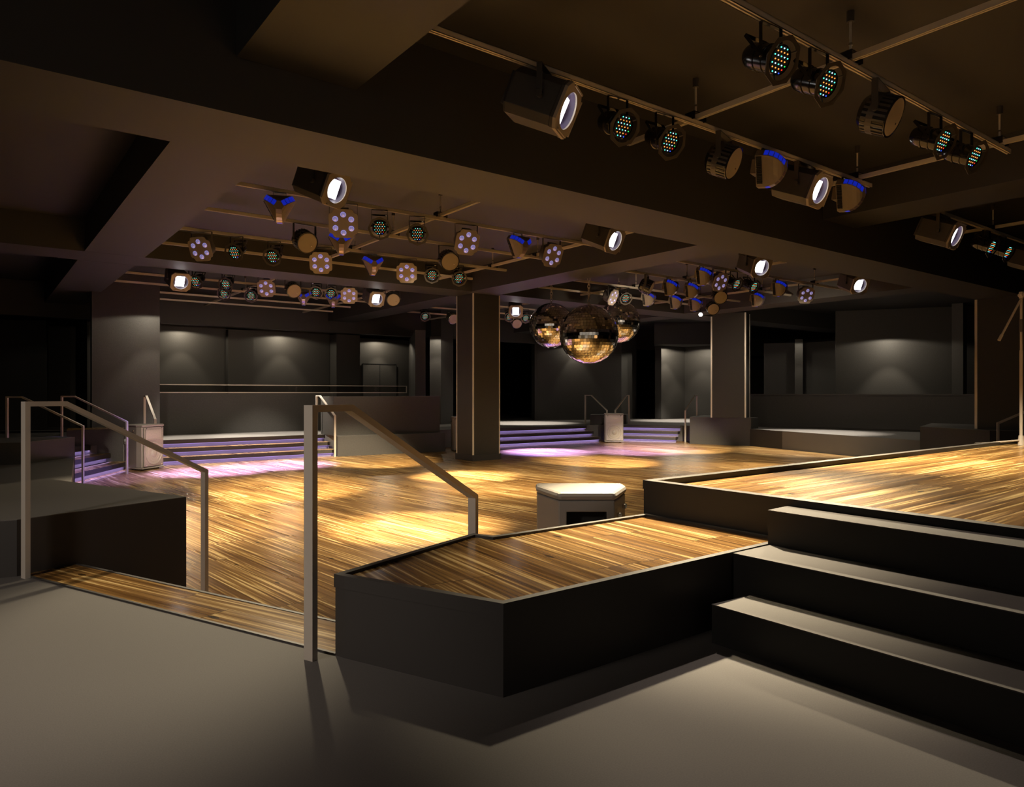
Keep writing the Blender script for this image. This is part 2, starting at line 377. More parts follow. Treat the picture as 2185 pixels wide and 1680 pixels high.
# low black boxes
bxl = [(.19, 4.73), tuple(at(398, 1060, .311)), tuple(at(110, 1023, .311)), (-1.2, 6.1), (-.9, 4.95)]
block('platform_box', 'low grey topped black box behind the nearest left handrail', 'platform', bxl, ZD, .311)
b2 = [tuple(at(160, 933, .311)), tuple(at(52, 944, .311)), tuple(at(-60, 947, .311)), tuple(onray(-60, 11.0)), tuple(at(0, 935, .311)), tuple(at(120, 931.5, .311))]
block('platform_box', 'long grey topped box beyond the near left handrail, before the far left steps', 'platform', b2, ZD, .311, side='paint')
block('platform_box', 'wood topped dark box beside the far left steps and loudspeaker', 'platform', [(1.40, 15.74), (2.34, 15.70), (2.45, 16.3), (1.5, 16.6)], ZD, .311, side='paint', top='woodstage')
block('platform_box', 'dark box under the slim back right column', 'platform', [(16.78, 13.5), (17.48, 11.91), (18.04, 12.05), (18.6, 14.4), (17.66, 14.0)], ZD, .311, side='colpaint', top='carpet')
bx = [tuple(at(1963, 910.5, .311)), tuple(at(2112, 919, .311)), tuple(at(2260, 921.5, .311)), (17.6, 4.3), (17.8, 7.3)]
block('platform_box', 'dark box at right carrying the column with the bright edge', 'platform', bx, ZD, .311, side='paint', top='carpet')

block('platform_box', 'dark box behind the middle loudspeaker, between two handrails', 'platform', [tuple(onray(1259, 22.75)), tuple(onray(1337, 23.2)), tuple(onray(1345, 24.2)), tuple(onray(1262, 23.8))], 0.001, .311, side='black')
# wood inset strip at the head of the near stairs
st = [ne(1.995, -4.46), ne(1.995, -1.96), ne(2.29, -1.96), ne(2.29, -4.62)]
t = thing('step_edge', 'striped wood nosing board set in the grey floor between the two near handrails', 'step', P3(st[0], 0)); o2 = V2(st[0].x, st[0].y)
MB().prism([p - o2 for p in inset(st, .012)], 0, .004).build('wood_board', 'woodstep', t)
m = MB(); ring(m, [p - o2 for p in st], [p - o2 for p in inset(st, .014)], 0, .007); m.build('edge_strip', 'black', t)

# ------------------------------------------------------------------ stairs with violet strips
LIGHTS = []
def stairs(label, pa, pb, down, tread='wood', n=3, run=.32, z1=0.0, lit=True, dim=1.0):
    """pa-pb: upper edge line at z1; down: plan direction going down"""
    pa, pb, down = V2(*pa), V2(*pb), V2(*down).normalized(); rise = (z1 - ZD) / n
    t = thing('stairs', label, 'stairs', (pa.x, pa.y, ZD)); o = pa
    L = (pb - pa)
    def q(p): return p - o
    for k in range(n):
        z = z1 - rise * k - ZD
        f = down * (run * k)                               # front edge of this step
        bk = f - down * (run if k else .25)
        if k == 0: a0, b0 = pa - down * .02, pb - down * .02
        else: a0, b0 = pa + bk, pb + bk
        step = MB().prism([q(pa + f), q(pb + f), q(b0), q(a0)], z - .08, z + (.004 if k == 0 else 0)).build('step', [MT['black']], t)
        if k: MB().prism([q(pa + f - down * .012), q(pb + f - down * .012), q(b0), q(a0)], z, z + .003).build('step_top', tread, step)
        MB().prism([q(pa + f - down * .085), q(pb + f - down * .085), q(pb + f - down * .10), q(pa + f - down * .10)], z - rise, z - .08).build('riser', 'riser', t)
        if lit:
            MB().prism([q(pa + f - down * .06), q(pb + f - down * .06), q(pb + f - down * .075), q(pa + f - down * .075)], z - .092, z - .0805).build('led_strip', 'strip', t)
            mid = (pa + pb) / 2 + f - down * .02
            la = bpy.data.lights.new('step_glow', 'AREA'); la.shape = 'RECTANGLE'; la.size = L.length * .98; la.size_y = .02
            la.color = (.58, .42, 1.0); la.energy = dim * L.length * (1.0, 1.0, 1.3)[k]; la.spread = R(180)
            lo = bpy.data.objects.new('step_glow', la); COL.objects.link(lo); lo.location = (mid.x, mid.y, z + ZD - .095)
            zax = -(Vector((-down.x * .45, -down.y * .45, -1)).normalized()); xax = Vector((L.x, L.y, 0)).normalized(); yax = zax.cross(xax)
            lo.rotation_euler = Matrix((xax, yax, zax)).transposed().to_euler()
    return t
stairs('wide violet lit stairs at back left below the long parapet wall', (2.98, 16.52), (6.82, 16.52), (0, -1), 'wood')
stairs('violet lit stairs behind the central column, left of the middle loudspeaker', (11.35, 16.42), (15.22, 16.23), (-.04, -1), 'wood')
stairs('short violet lit stairs right of the middle loudspeaker', (16.25, 16.12), (17.33, 14.32), (-.88, -.47), 'wood')
dl = V2(.866, -.5); el = V2(.5, .866)
stairs('dark narrow stairs at far left seen from the side, lit violet', dl * -6.31 + el * 12.15, dl * -6.31 + el * 14.62, dl, 'wood')

# hidden lower treads of the near stairs
tn = thing('stairs', 'near dark stairs dropping from the wood nosing board to the dance floor', 'stairs', P3(ne(2.31, -1.98), ZD)); oo = ne(2.31, -1.98)
for k in (1, 2):
    MB().prism([p - oo for p in (ne(2.30, -1.98), ne(2.31 + .32 * k, -1.98), ne(2.31 + .32 * k, -4.6), ne(2.30, -4.6))], 0, -.16 * k - ZD + (.0)).build('step', 'woodstep', tn)

# ------------------------------------------------------------------ handrails
def handrail(label, base, D, z0=0.0, flat=.2, run=.9, w=.026, t=.045, top=.956, low=.49, zfoot=ZD):
    D = V2(*D).normalized(); N = V2(-D.y, D.x)
    th = thing('handrail', label, 'handrail', (base[0], base[1], z0), 0, 'square steel stair handrails')
    path = [(0, 0), (0, top - w / 2), (flat, top - w / 2), (flat + run, low - w / 2), (flat + run, zfoot - z0)]
    # mitred offsets in the rail's own upright plane
    offs = []
    for i, p in enumerate(path):
        p = V2(*p); d0 = (p - V2(*path[i - 1])).normalized() if i else None; d1 = (V2(*path[i + 1]) - p).normalized() if i < len(path) - 1 else None
        n0 = V2(-d0.y, d0.x) if d0 else None; n1 = V2(-d1.y, d1.x) if d1 else None
        if n0 is None: mm = n1
        elif n1 is None: mm = n0
        else: mm = n0 + n1; mm = mm / mm.dot(n0)
        offs.append((p + mm * (w / 2), p - mm * (w / 2)))
    def seg(mb, i):
        vs = []
        for k in (i, i + 1):
            for q in offs[k]:
                for sN in (-t / 2, t / 2): vs.append((D.x * q.x + N.x * sN, D.y * q.x + N.y * sN, q.y))
        mb.add(vs, [(0, 1, 5, 4), (2, 6, 7, 3), (0, 4, 6, 2), (1, 3, 7, 5), (0, 2, 3, 1), (4, 5, 7, 6)])
    m = MB(); seg(m, 0); m.build('post', 'rail', th)
    m = MB(); seg(m, 1); seg(m, 2); m.build('top_bar', 'rail', th)
    m = MB(); seg(m, 3); m.build('post', 'rail', th)
    return th
handrail('nearest grey handrail in the centre, standing beside the pointed platform', at(663, 1408, 0), nE)
handrail('near grey handrail at far left, standing in front of the grey topped box', at(55, 1234, 0), nE)
lp = lambda u, d: onray(u, d) - dl * 1.12
handrail('left of the two far left handrails behind the long box', lp(177, 11.35), dl, flat=.22, run=.9)
handrail('right of the two far left handrails, ending beside the left loudspeaker', lp(271, 13.1), dl, flat=.22, run=.9)
handrail('handrail behind the left loudspeaker at the wide violet stairs', (2.92, 16.85), (0, -1), flat=.2)
handrail('handrail at the right end of the wide violet stairs, half behind the nearest centre rail', (6.74, 16.85), (0, -1), flat=.2)
handrail('handrail peeking out right of the central column', (11.45, 16.8), (-.04, -1), flat=.2)
handrail('left rail of the pair framing the middle loudspeaker', onray(1249, 23.1), (-.157, -.985), flat=.34, run=.85)
handrail('right rail of the pair framing the middle loudspeaker', onray(1342, 23.15), (-.93, -.38), flat=.2, run=.95)
handrail('handrail left of the box under the slim back right column', onray(1487, 22.6), (-.93, -.36), flat=.2, run=.95)
rr = onray(2117, 12.65)
handrail('handrail at far right beyond the stage, behind the microphone stand', rr + RT * 1.1 - FW * .45, -RT * 1.1 + FW * .45, flat=.2, run=.9, t=.05, w=.035)

# framed guard on the parapet
t = thing('guard_rail', 'long pale metal frame with smoked glass along the back left parapet', 'railing', (3.45, 18.60, 1.0))
x1 = rayY(868, 18.60).x - 3.45
m = MB()
for z in (.025, .215): m.box((x1 / 2, 0, z), (x1, .03, .022))
for x in (.011, x1 - .011): m.box((x, 0, .12), (.022, .03, .17))
m.build('frame', 'rail', t)
MB().box((x1 / 2, 0, .12), (x1 - .05, .008, .165)).build('glass_panel', 'glass', t)

# ------------------------------------------------------------------ loudspeakers
def make_speaker():
    t = thing('loudspeaker', 'x', 'speaker', (0, 0, 0), 0, 'grey floor loudspeakers')
    H = .88; pl = [(-.285, -.22), (.285, -.22), (.285, -.08), (.17, .24), (-.17, .24), (-.285, -.08)]
    # shell with a carrying recess at the back, front left open for the grille
    m = MB(); m.prism([(-.285, -.20), (.285, -.20), (.285, -.08), (.17, .24), (-.17, .24), (-.285, -.08)], .05, H - .05)
    # remove the back face and rebuild with a recess
    f = [i for i, q in enumerate(m.f) if all(abs(m.v[k].y - .24) < 1e-6 for k in q)][0]; m.f.pop(f); m.m.pop(f)
    o = [(-.17, .05), (.17, .05), (.17, H - .05), (-.17, H - .05)]; n = [(-.12, .56), (.12, .56), (.12, .76), (-.12, .76)]
    vs = [(a, .24, c) for a, c in o] + [(a, .24, c) for a, c in n] + [(a, .12, c) for a, c in n]
    m.add(vs, [(i, (i + 1) % 4, 4 + (i + 1) % 4, 4 + i) for i in range(4)])
    m.add(vs, [(4 + i, 4 + (i + 1) % 4, 8 + (i + 1) % 4, 8 + i) for i in range(4)] + [(8, 9, 10, 11)], 1)
    m.build('cabinet', ['speaker', 'dark'], t, bevel=.008)
    for nm, za, zb in (('top_cap', H - .05, H), ('bottom_cap', .02, .05)):
        k = MB(); k.prism(inset(pl, -.008), za, zb); k.build(nm, 'speaker', t, bevel=.022 if nm == 'top_cap' else .01)
    g = MB().prism([(-.25, -.235), (.25, -.235), (.255, -.228), (-.255, -.228)], .07, H - .06).build('grille', 'grille', t)
    w = MB(); w.lathe([(.222, -.234), (.216, -.246), (.200, -.247), (.192, -.238), (.165, -.2365), (.155, -.243), (.143, -.243), (.135, -.237), (.075, -.2365), (.066, -.246), (.045, -.257), (.02, -.262), (.0, -.263)], 36, c=(0, 0, .31)); w.build('woofer', 'cone', t, smooth=True)
    h = MB()
    for zz, hh in ((.585, .012), (.775, .012)): h.box((0, -.240, zz), (.44, .014, hh))
    for xx in (-.215, .215): h.box((xx, -.240, .68), (.012, .014, .19))
    h.add([(-.20, -.2362, .60), (.20, -.2362, .60), (.20, -.2362, .765), (-.20, -.2362, .765), (-.06, -.246, .66), (.06, -.246, .66), (.06, -.246, .71), (-.06, -.246, .71)], [(0, 1, 5, 4), (1, 2, 6, 5), (2, 3, 7, 6), (3, 0, 4, 7), (4, 5, 6, 7)])
    h.build('horn', 'cone', t)
    for x in (-.2, .2):
        for z in (.085, H - .075): MB().cyl((x, -.235, z), (x, -.243, z), .011, n=10).build('screw', 'chrome', t)
    for s in (1,):
        for k, z in enumerate((.66, .66)):
            c = V2(-.285, -.08).lerp(V2(-.17, .24), .25 + .5 * k); q = MB().box((0, 0, 0), (.03, .035, .03)); q.build('clip', 'chrome', t, bevel=.008, loc=(c.x - .012, c.y + .006, .76 - .03 * k), rot=(0, 0, -math.atan2(.115, .32)))
    for x in (-.2, .2):
        for y in (-.15, -.0): MB().cyl((x, y, 0), (x, y, .022), .025, n=12).build('foot', 'dark', t)
    return t
spk = make_speaker()
def face(v): return math.atan2(v[1], v[0]) + PI / 2      # local -Y looks along v
def put(o, p, z, rz, label): o.location = (p[0], p[1], z); o.rotation_euler = (0, 0, rz); o['label'] = label; return o
put(spk, onray(307, 13.95), ZD, face((.62, -.78)), 'grey loudspeaker on the dance floor at left, seen between two handrails')
s2 = copy_tree(spk); put(s2, onray(1307.5, 21.7), ZD, face((-.55, -.83)), 'grey loudspeaker between the two sets of violet stairs in the middle')
s3 = copy_tree(spk); put(s3, onray(983, 18.55), ZD, face((-.15, -1)), 'grey loudspeaker mostly hidden behind the central column')
s4 = copy_tree(spk); put(s4, onray(1243, 4.55), ZD, face((.60, .80)), 'grey loudspeaker seen from behind, rising past the platform edge')

# ------------------------------------------------------------------ mirror balls
def make_ball(rows=30):
    t = thing('mirror_ball', 'x', 'disco ball', (0, 0, 0), 0, 'mirror balls')
    MB().lathe([(math.cos(a) * .985, math.sin(a) * .985) for a in [(-90 + 6 * i) * PI / 180 + 1e-4 for i in range(31)]], 48, axis='z').build('core', 'grout', t, smooth='full')
    m = MB(); rg = random.Random(3)
    for i in range(rows):
        a0, a1 = -PI / 2 + PI * (i + .035) / rows, -PI / 2 + PI * (i + .965) / rows; am = (a0 + a1) / 2
        n = max(4, int(round(2 * PI * math.cos(am) / (PI / rows))))
        for j in range(n):
            b0, b1 = 2 * PI * (j + .03) / n, 2 * PI * (j + .97) / n; bm_ = (b0 + b1) / 2
            nrm = Vector((math.cos(am) * math.cos(bm_), math.cos(am) * math.sin(bm_), math.sin(am)))
            tx = Vector((-math.sin(bm_), math.cos(bm_), 0)); ty = nrm.cross(tx)
            nn = (nrm + tx * rg.gauss(0, .018) + ty * rg.gauss(0, .012)).normalized()
            ux = (tx - nn * tx.dot(nn)).normalized(); uy = nn.cross(ux)
            wx = math.cos(am) * (b1 - b0) / 2; wy = (a1 - a0) / 2; c = nrm * 1.0
            m.add([c - ux * wx - uy * wy, c + ux * wx - uy * wy, c + ux * wx + uy * wy, c - ux * wx + uy * wy], [(0, 1, 2, 3)])
    m.build('mirror_tiles', 'mirror', t, recalc=False)
    MB().lathe([(.10, .985), (.10, 1.01), (.03, 1.03), (.03, 1.09)], 16, axis='z', cap1=True).build('cap', 'chrome', t, smooth=True)
    return t
ball = make_ball()
def chain(parent, z0, z1, sc):
    """links from z0 up to z1 in metres; the parent is scaled by sc"""
    m = MB(); ln = .105; n = int((z1 - z0) / (ln * .72)) + 1; stp = (z1 - z0) / n
    for i in range(n):
        zc = z0 + stp * (i + .5); h = ln / 2; w = .026; pts = []
        for k in range(10):
            a = 2 * PI * k / 10; x, z = w * math.cos(a), h * .9 * math.sin(a)
            pts.append(((x, 0, zc + z) if i % 2 else (0, x, zc + z)))
        pts.append(pts[0]); m.tube([tuple(c / sc for c in p) for p in pts], 0.0085 / sc, 6)
    return m.build('chain', 'rail', parent)
for k, (u, v, rp, d, lab) in enumerate(((1256.5, 714, 63, 14.2, 'largest mirror ball, hanging lowest in front of the other two'), (1176.5, 695, 48, 15.9, 'left mirror ball hanging beside the central column'), (1320.5, 687.5, 45, 16.6, 'right mirror ball half hidden behind the largest one'))):
    o = ball if k == 0 else copy_tree(ball)
    if k == 0: first = [copy_tree(ball), copy_tree(ball)]
    else: bpy.data.objects.remove(o) if False else None
    if k: 
        for c in kids(o): bpy.data.objects.remove(c)
        bpy.data.objects.remove(o); o = first[k - 1]
    p = onray(u, d); rad = rp / FPX * d * .995; z = EYE - (v - CY) * d / FPX
    o.location = (p.x, p.y, z); o.scale = (rad,) * 3; o.rotation_euler = (0, 0, .3 + k); o['label'] = lab
    chain(o, rad * 1.09, ZC - z - .02, rad)

# ------------------------------------------------------------------ lighting rails
def cchannel(L, w=.041, h=.041, k=.004):
    m = MB(); m.box((0, 0, h - k / 2), (L, w, k))
    for s in (-1, 1):
        m.box((0, s * (w / 2 - k / 2), h / 2), (L, k, h)); m.box((0, s * (w / 2 - .007), k / 2), (L, .014, k))
    return m
def strut(label, p, q, z, name='lighting_rail', grp='ceiling lighting rails'):
    p, q = V2(*p), V2(*q); c = (p + q) / 2; L = (q - p).length
    o = cchannel(L).build(name, 'strut'); o.location = (c.x, c.y, z); o.rotation_euler = (0, 0, math.atan2((q - p).y, (q - p).x))
    return tag(o, label, 'rail', grp)
ROWS = {}
for key, x0, x1, y, lab in (
    ('N1', 2.23, 7.98, 3.91, 'near lighting rail crossing the ceiling from top centre to right of the big floodlight'),
    ('N2', 2.23, 7.92, 2.56, 'nearest lighting rail, running out of the top edge above two par cans'),
    ('F0', 2.23, 8.0, 6.77, 'lighting rail hidden behind the deep main beam, carrying two floodlights'),
    ('F1', 2.23, 8.0, 8.09, 'front visible rail of the left bay, carrying the big six lens lamps'),
    ('F2', 2.23, 8.0, 9.42, 'second visible rail of the left bay, carrying two round drum lamps'),
    ('F3', 2.23, 8.0, 10.74, 'third visible rail of the left bay, carrying a long row of lamps'),
    ('F4', 2.23, 8.05, 11.96, 'rearmost empty rail of the left bay, behind the long row of lamps'),
    ('G0', 2.23, 8.0, 13.97, 'front rail beyond the second beam at back left'),
    ('G1', 2.23, 8.0, 15.3, 'second rail beyond the second beam at back left'),
    ('G2', 2.23, 8.05, 16.58, 'third rail beyond the second beam at back left'),
    ('G3', 2.23, 8.08, 17.86, 'fourth thin rail at back left above the parapet wall'),
    ('G4', 3.4, 8.12, 19.12, 'last thin rail at back left against the gallery'),
    ('H0', 9.4, 15.4, 6.77, 'rail hidden behind the main beam at right, carrying two white floodlights'),
    ('H1', 9.4, 15.4, 8.16, 'front visible rail of the right bay'),
    ('H2', 9.4, 15.4, 9.42, 'second visible rail of the right bay'),
    ('H3', 9.4, 15.4, 10.82, 'third rail of the right bay, passing above the right mirror ball'),
    ('H4', 9.4, 15.4, 11.97, 'rearmost rail of the right bay, behind the mirror ball chains'),
    ('K0', 9.4, 15.4, 13.97, 'front rail beyond the central column'),
    ('K1', 9.4, 15.4, 15.3, 'second rail beyond the central column'),
    ('K2', 9.4, 15.4, 16.57, 'third rail beyond the central column'),
    ('K3', 9.4, 15.4, 17.85, 'last rail beyond the central column'),
    ('R1', 9.6, 15.2, 3.95, 'lighting rail at the far right edge, right of the right hand cross beam')):
    ROWS[key] = y; strut(lab, (x0, y), (x1, y), ZR)
CR = [(4.94, -1.5, 4.7, 'cross rail running from the top right corner to the near rail'), (7.73, -1.5, 4.7, 'cross rail at right edge behind the small par can pair'),
      (4.94, 5.75, 12.6, 'left cross rail of the left bay'), (7.66, 5.75, 12.6, 'right cross rail of the left bay, under the big cross beam'),
      (11.62, 5.75, 12.6, 'left cross rail of the right bay'), (14.25, 5.75, 12.6, 'right cross rail of the right bay'),
      (4.94, 13.7, 20.2, 'left cross rail at back left above the parapet'), (7.66, 13.7, 20.2, 'right cross rail at back left above the parapet'), (11.6, 13.7, 20.2, 'cross rail beyond the central column'), (11.57, -1, 4.7, 'cross rail at far right beside a floodlight')]
for x, y0, y1, lab in CR: strut(lab, (x, y0), (x, y1), ZR + .045, 'cross_rail', 'ceiling cross rails')
def make_hanger():
    t = thing('ceiling_hanger', 'x', 'hanger', (0, 0, 0), 0, 'ceiling hanger rods')
    MB().cyl((0, 0, .09), (0, 0, ZC - ZR), .009, n=8).build('rod', 'strut', t)
    MB().cyl((0, 0, ZC - ZR - .075), (0, 0, ZC - ZR), .026, n=14).build('cup', 'greymetal', t)
    MB().cyl((0, 0, .16), (0, 0, .175), .016, n=6).build('nut', 'chrome', t)
    m = MB(); m.box((0, 0, .092), (.16, .10, .008))
    for s in (-1, 1): m.box((s * .075, 0, .062), (.008, .10, .06))
    m.build('clamp', 'blackmetal', t); return t
hang = None
wh = {'N1': 'near rail', 'N2': 'nearest rail', 'F1': 'front visible left bay rail', 'F2': 'second visible left bay rail', 'F3': 'third visible left bay rail', 'F4': 'rearmost left bay rail', 'G0': 'front back-left rail', 'G1': 'second back-left rail', 'G2': 'third back-left rail', 'H1': 'front right bay rail', 'H2': 'second right bay rail', 'H3': 'third right bay rail', 'H4': 'rearmost right bay rail', 'R1': 'far right edge rail'}
for x, rows in ((4.94, ('N1', 'N2', 'F1', 'F2', 'F3', 'G0', 'G1', 'G2')), (7.69, ('N1', 'N2', 'F1', 'F2', 'F3', 'F4', 'G0', 'G1')), (11.62, ('H1', 'H2', 'H3', 'R1')), (14.25, ('H1', 'H2'))):
    for r_ in rows:
        lab = 'thin ceiling hanger rod at the %s crossing of the %s' % ('left' if x in (4.94, 11.62) else 'right', wh[r_])
        if hang is None: hang = make_hanger(); o = hang
        else: o = copy_tree(hang)
        o.location = (x, ROWS[r_], ZR); o['label'] = lab

# ------------------------------------------------------------------ lamps (local -Y is the beam direction, hung from the origin)
def yoke(mb, w, drop, t=.022, k=.005, top=0):
    mb.box((0, 0, -k / 2 - top), (2 * w, t, k))
    for s in (-1, 1): mb.box((s * w, 0, -drop / 2 - top), (k, t, drop))
def clampbits(mb): mb.box((0, 0, .012), (.05, .05, .035)); 
def lamp_par():
    t = thing('par_spotlight', 'x', 'stage light', group='par can spotlights'); dr = .21
    m = MB(); yoke(m, .098, dr); m.cyl((-.115, 0, -dr), (-.09, 0, -dr), .014, n=10); m.cyl((.09, 0, -dr), (.115, 0, -dr), .014, n=10); m.build('yoke', 'blackmetal', t)
    m = MB(); yoke(m, .098, dr, top=0)
    o = m.build('rear_yoke', 'blackmetal', t); o.location = (0, .0, -dr); o.rotation_euler = (R(-34), 0, 0)
    for v in o.data.vertices: v.co.z += dr; v.co.y += .0
    hd = MB(); hd.lathe([(.02, .20), (.06, .19), (.078, .16), (.083, .12), (.083, .09), (.089, .088), (.089, .075), (.083, .073), (.083, .02), (.088, .018), (.088, .006), (.083, .004), (.083, -.06), (.09, -.062), (.09, -.075), (.086, -.08)], 28, cap0=True)
    h = hd.build('can', 'blackmetal', t, smooth=True); h.location = (0, 0, -dr); h.rotation_euler = (R(28), 0, 0)
    f = MB(); A = [2 * PI * (i + .5) / 8 for i in range(8)]; n = 32
    outer = []
    for i in range(n):
        a = 2 * PI * i / n; q = (a - PI / 8) % (PI / 4) - PI / 8
        outer.append((.148 * math.cos(PI / 8) / math.cos(((a) % (PI / 4)) - PI / 8)) if True else 0)
    ri = .114
    for y, sgn in ((-.098, 1), (-.092, -1)):
        vs = [(outer[i] * math.cos(2 * PI * i / n), y, outer[i] * math.sin(2 * PI * i / n)) for i in range(n)] + [(ri * math.cos(2 * PI * i / n), y, ri * math.sin(2 * PI * i / n)) for i in range(n)]
        f.add(vs, [(i, (i + 1) % n, n + (i + 1) % n, n + i) for i in range(n)])
    vs = [(outer[i] * math.cos(2 * PI * i / n), y, outer[i] * math.sin(2 * PI * i / n)) for y in (-.098, -.092) for i in range(n)]
    f.add(vs, [(i, (i + 1) % n, n + (i + 1) % n, n + i) for i in range(n)])
    for a in (.7, 2.44, 4.7): f.cyl((.09 * math.cos(a), -.075, .09 * math.sin(a)), (.118 * math.cos(a), -.095, .118 * math.sin(a)), .006, n=6)
    f.build('colour_frame', 'framemetal', h)
    MB().lathe([(.083, -.072), (.0, -.072)], 28).build('face', 'dark', h)
    d = MB(); cols = []
    rows_ = [(0, 3), (1, 4), (2, 5), (3, 4), (4, 5), (5, 4), (6, 3)]; rg = random.Random(5)
    for r_, c in rows_:
        for k in range(c):
            x = (k - (c - 1) / 2) * .030; z = (3 - r_) * .023
            if math.hypot(x, z) > .076: continue
            mi = (1 if r_ % 2 else (0, 2)[(k + r_) % 2]); 
            if r_ == 5 and k == c - 1: mi = 3  # these three side dots stand in for reflections in the can
            if r_ == 6 and k == c - 1: mi = 5
            if r_ == 4 and k == c - 1: mi = 4
            d.lathe([(.0043, -.073), (.0038, -.077), (.0, -.079)], 8, mi, c=(x, 0, z))
    d.build('led_array', ['led_teal', 'led_orange', 'led_cool', 'led_red', 'led_green', 'led_azure'], h)
    return t
def lamp_six():
    t = thing('six_lens_spotlight', 'x', 'stage light', group='six lens spotlights'); dr = .235
    m = MB(); yoke(m, .165, dr, .03); m.build('yoke', 'greymetal', t)
    h = MB(); n = 24
    h.lathe([(.07, .17), (.13, .14), (.15, .02), (.15, -.02)], 24, cap0=True); h.box((0, .03, .145), (.12, .13, .05))
    for i in range(-4, 5): h.box((i * .022, .165, 0), (.006, .03, .18))
    h = h.build('housing', 'greymetal', t, smooth=True); h.location = (0, 0, -dr); h.rotation_euler = (R(24), 0, 0)
    f = MB(); out = []
    for i in range(96):
        a = 2 * PI * i / 96; c, s = abs(math.cos(a)), abs(math.sin(a))
        r = .172 / max((c ** 5 + s ** 5) ** .2, 1e-6); r = min(r, .196)
        if abs(a % (PI / 2) - PI / 4) < .09: r -= .012
        out.append((r * math.cos(a), r * math.sin(a)))
    f.add([(x, -.022, z) for x, z in out] + [(x, -.038, z) for x, z in out], [(i, (i + 1) % 96, 96 + (i + 1) % 96, 96 + i) for i in range(96)] + [tuple(range(96)), tuple(range(96, 192))[::-1]])
    f = f.build('face_plate', 'plate', h)
    for k in range(6):
        a = PI / 2 + k * PI / 3; x, z = .108 * math.cos(a), .108 * math.sin(a)
        l = MB(); l.lathe([(.034, -.0382), (.033, -.043), (.030, -.039), (.028, -.045), (.022, -.054), (.012, -.060), (.0, -.062)], 16, c=(x, 0, z)); l.build('lens', 'lens', f, smooth=True)
    return t
def lamp_drum():
    t = thing('drum_spotlight', 'x', 'stage light', group='round drum spotlights'); dr = .22
    m = MB(); yoke(m, .158, dr, .045, .006)
    for s in (-1, 1): m.cyl((s * .15, 0, -dr), (s * .178, 0, -dr), .02, n=10)
    m.build('yoke', 'greymetal', t)
    h = MB(); h.lathe([(.05, .14), (.11, .13), (.142, .09), (.142, -.09), (.148, -.092), (.148, -.10), (.135, -.102)], 36, cap0=True)
    h = h.build('housing', 'blackmetal', t, smooth=True); h.location = (0, 0, -dr); h.rotation_euler = (R(26), 0, 0)
    s = MB()
    for k in range(24):
        a = 2 * PI * k / 24
        for y, l_ in ((-.043, .09), (.066, .04)):
            rot = Matrix.Rotation(-a, 3, 'Y'); s.box(rot @ Vector((.1435, y, 0)), (.008, l_, .016), 0, rot)
    s.lathe([(.142, .05), (.148, .048), (.148, .0), (.142, -.002), (.142, .05)], 36)
    s.build('cooling_fins', 'greymetal', h)
    MB().lathe([(.135, -.098), (.13, -.101), (.0, -.101)], 36).build('face', 'plate', h)
    MB().lathe([(.009, -.1012), (.008, -.108), (.0, -.110)], 12, c=(.06, 0, -.03)).build('sensor', 'chrome', h)
    return t
def lamp_flood():  # boxy floodlight, wider than a spot
    t = thing('flood_lamp', 'x', 'stage light', group='boxy floodlights'); dr = .225
    m = MB(); yoke(m, .185, dr, .04, .006)
    for s in (-1, 1): m.cyl((s * .17, 0, -dr), (s * .205, 0, -dr), .022, n=10); m.box((s * .187, 0, -dr + .045), (.012, .045, .012))
    m.build('bracket', 'greymetal', t)
    a, c = .165, .055
    oct_ = [(-a, -a + c), (-a + c, -a), (a - c, -a), (a, -a + c), (a, a - c), (a - c, a), (-a + c, a), (-a, a - c)]
    h = MB()
    def loop(sc, y): return [(x * sc, y, z * sc) for x, z in oct_]
    prof = [(.86, .27), (.98, .255), (1, .24), (1, -.12), (1.03, -.125), (1.03, -.15)]
    vs = [p for sc, y in prof for p in loop(sc, y)]
    h.add(vs, [(k * 8 + i, k * 8 + (i + 1) % 8, (k + 1) * 8 + (i + 1) % 8, (k + 1) * 8 + i) for k in range(len(prof) - 1) for i in range(8)] + [tuple(range(8))])
    for i in range(-6, 7): h.box((i * .021, .275, 0), (.006, .03, .24))
    h = h.build('housing', 'greymetal', t, bevel=.004); h.location = (0, 0, -dr); h.rotation_euler = (R(24), 0, 0)
    b = MB(); n = 48; A = [2 * PI * (i + .5) / n for i in range(n)]
    oc = []
    for an in A:
        cx, cz = math.cos(an), math.sin(an); k = min(a * 1.05 / max(abs(cx), 1e-6), a * 1.05 / max(abs(cz), 1e-6), (2 * a - c) * 1.05 / (abs(cx) + abs(cz))); oc.append((cx * k, cz * k))
    vs = [(x, -.15, z) for x, z in oc] + [(x * .97, -.172, z * .97) for x, z in oc] + [(.128 * math.cos(an), -.172, .128 * math.sin(an)) for an in A] + [(.128 * math.cos(an), -.155, .128 * math.sin(an)) for an in A]
    b.add(vs, [(k * n + i, k * n + (i + 1) % n, (k + 1) * n + (i + 1) % n, (k + 1) * n + i) for k in range(3) for i in range(n)]); b.build('bezel', 'plate', h)
    r = MB(); r.lathe([(.128, -.160), (.124, -.13), (.118, -.115), (.112, -.109), (.0, -.108)], 40); r.build('reflector', 'reflector', h, smooth=True)
    l = MB()
    for i in range(5):
        for j in range(6): l.box((-.062 + i * .031, -.113, -.078 + j * .0312), (.0302, .006, .0304))
    l.build('light_panel', 'white', h)
    g = MB()
    for zz in (-1, 1): g.box((0, -.185, zz * .155), (.19, .012, .012))
    g.cyl((.17, -.17, -.13), (.17, -.17, .13), .007, n=6); g.build('grip_bars', 'plate', h)
    return t
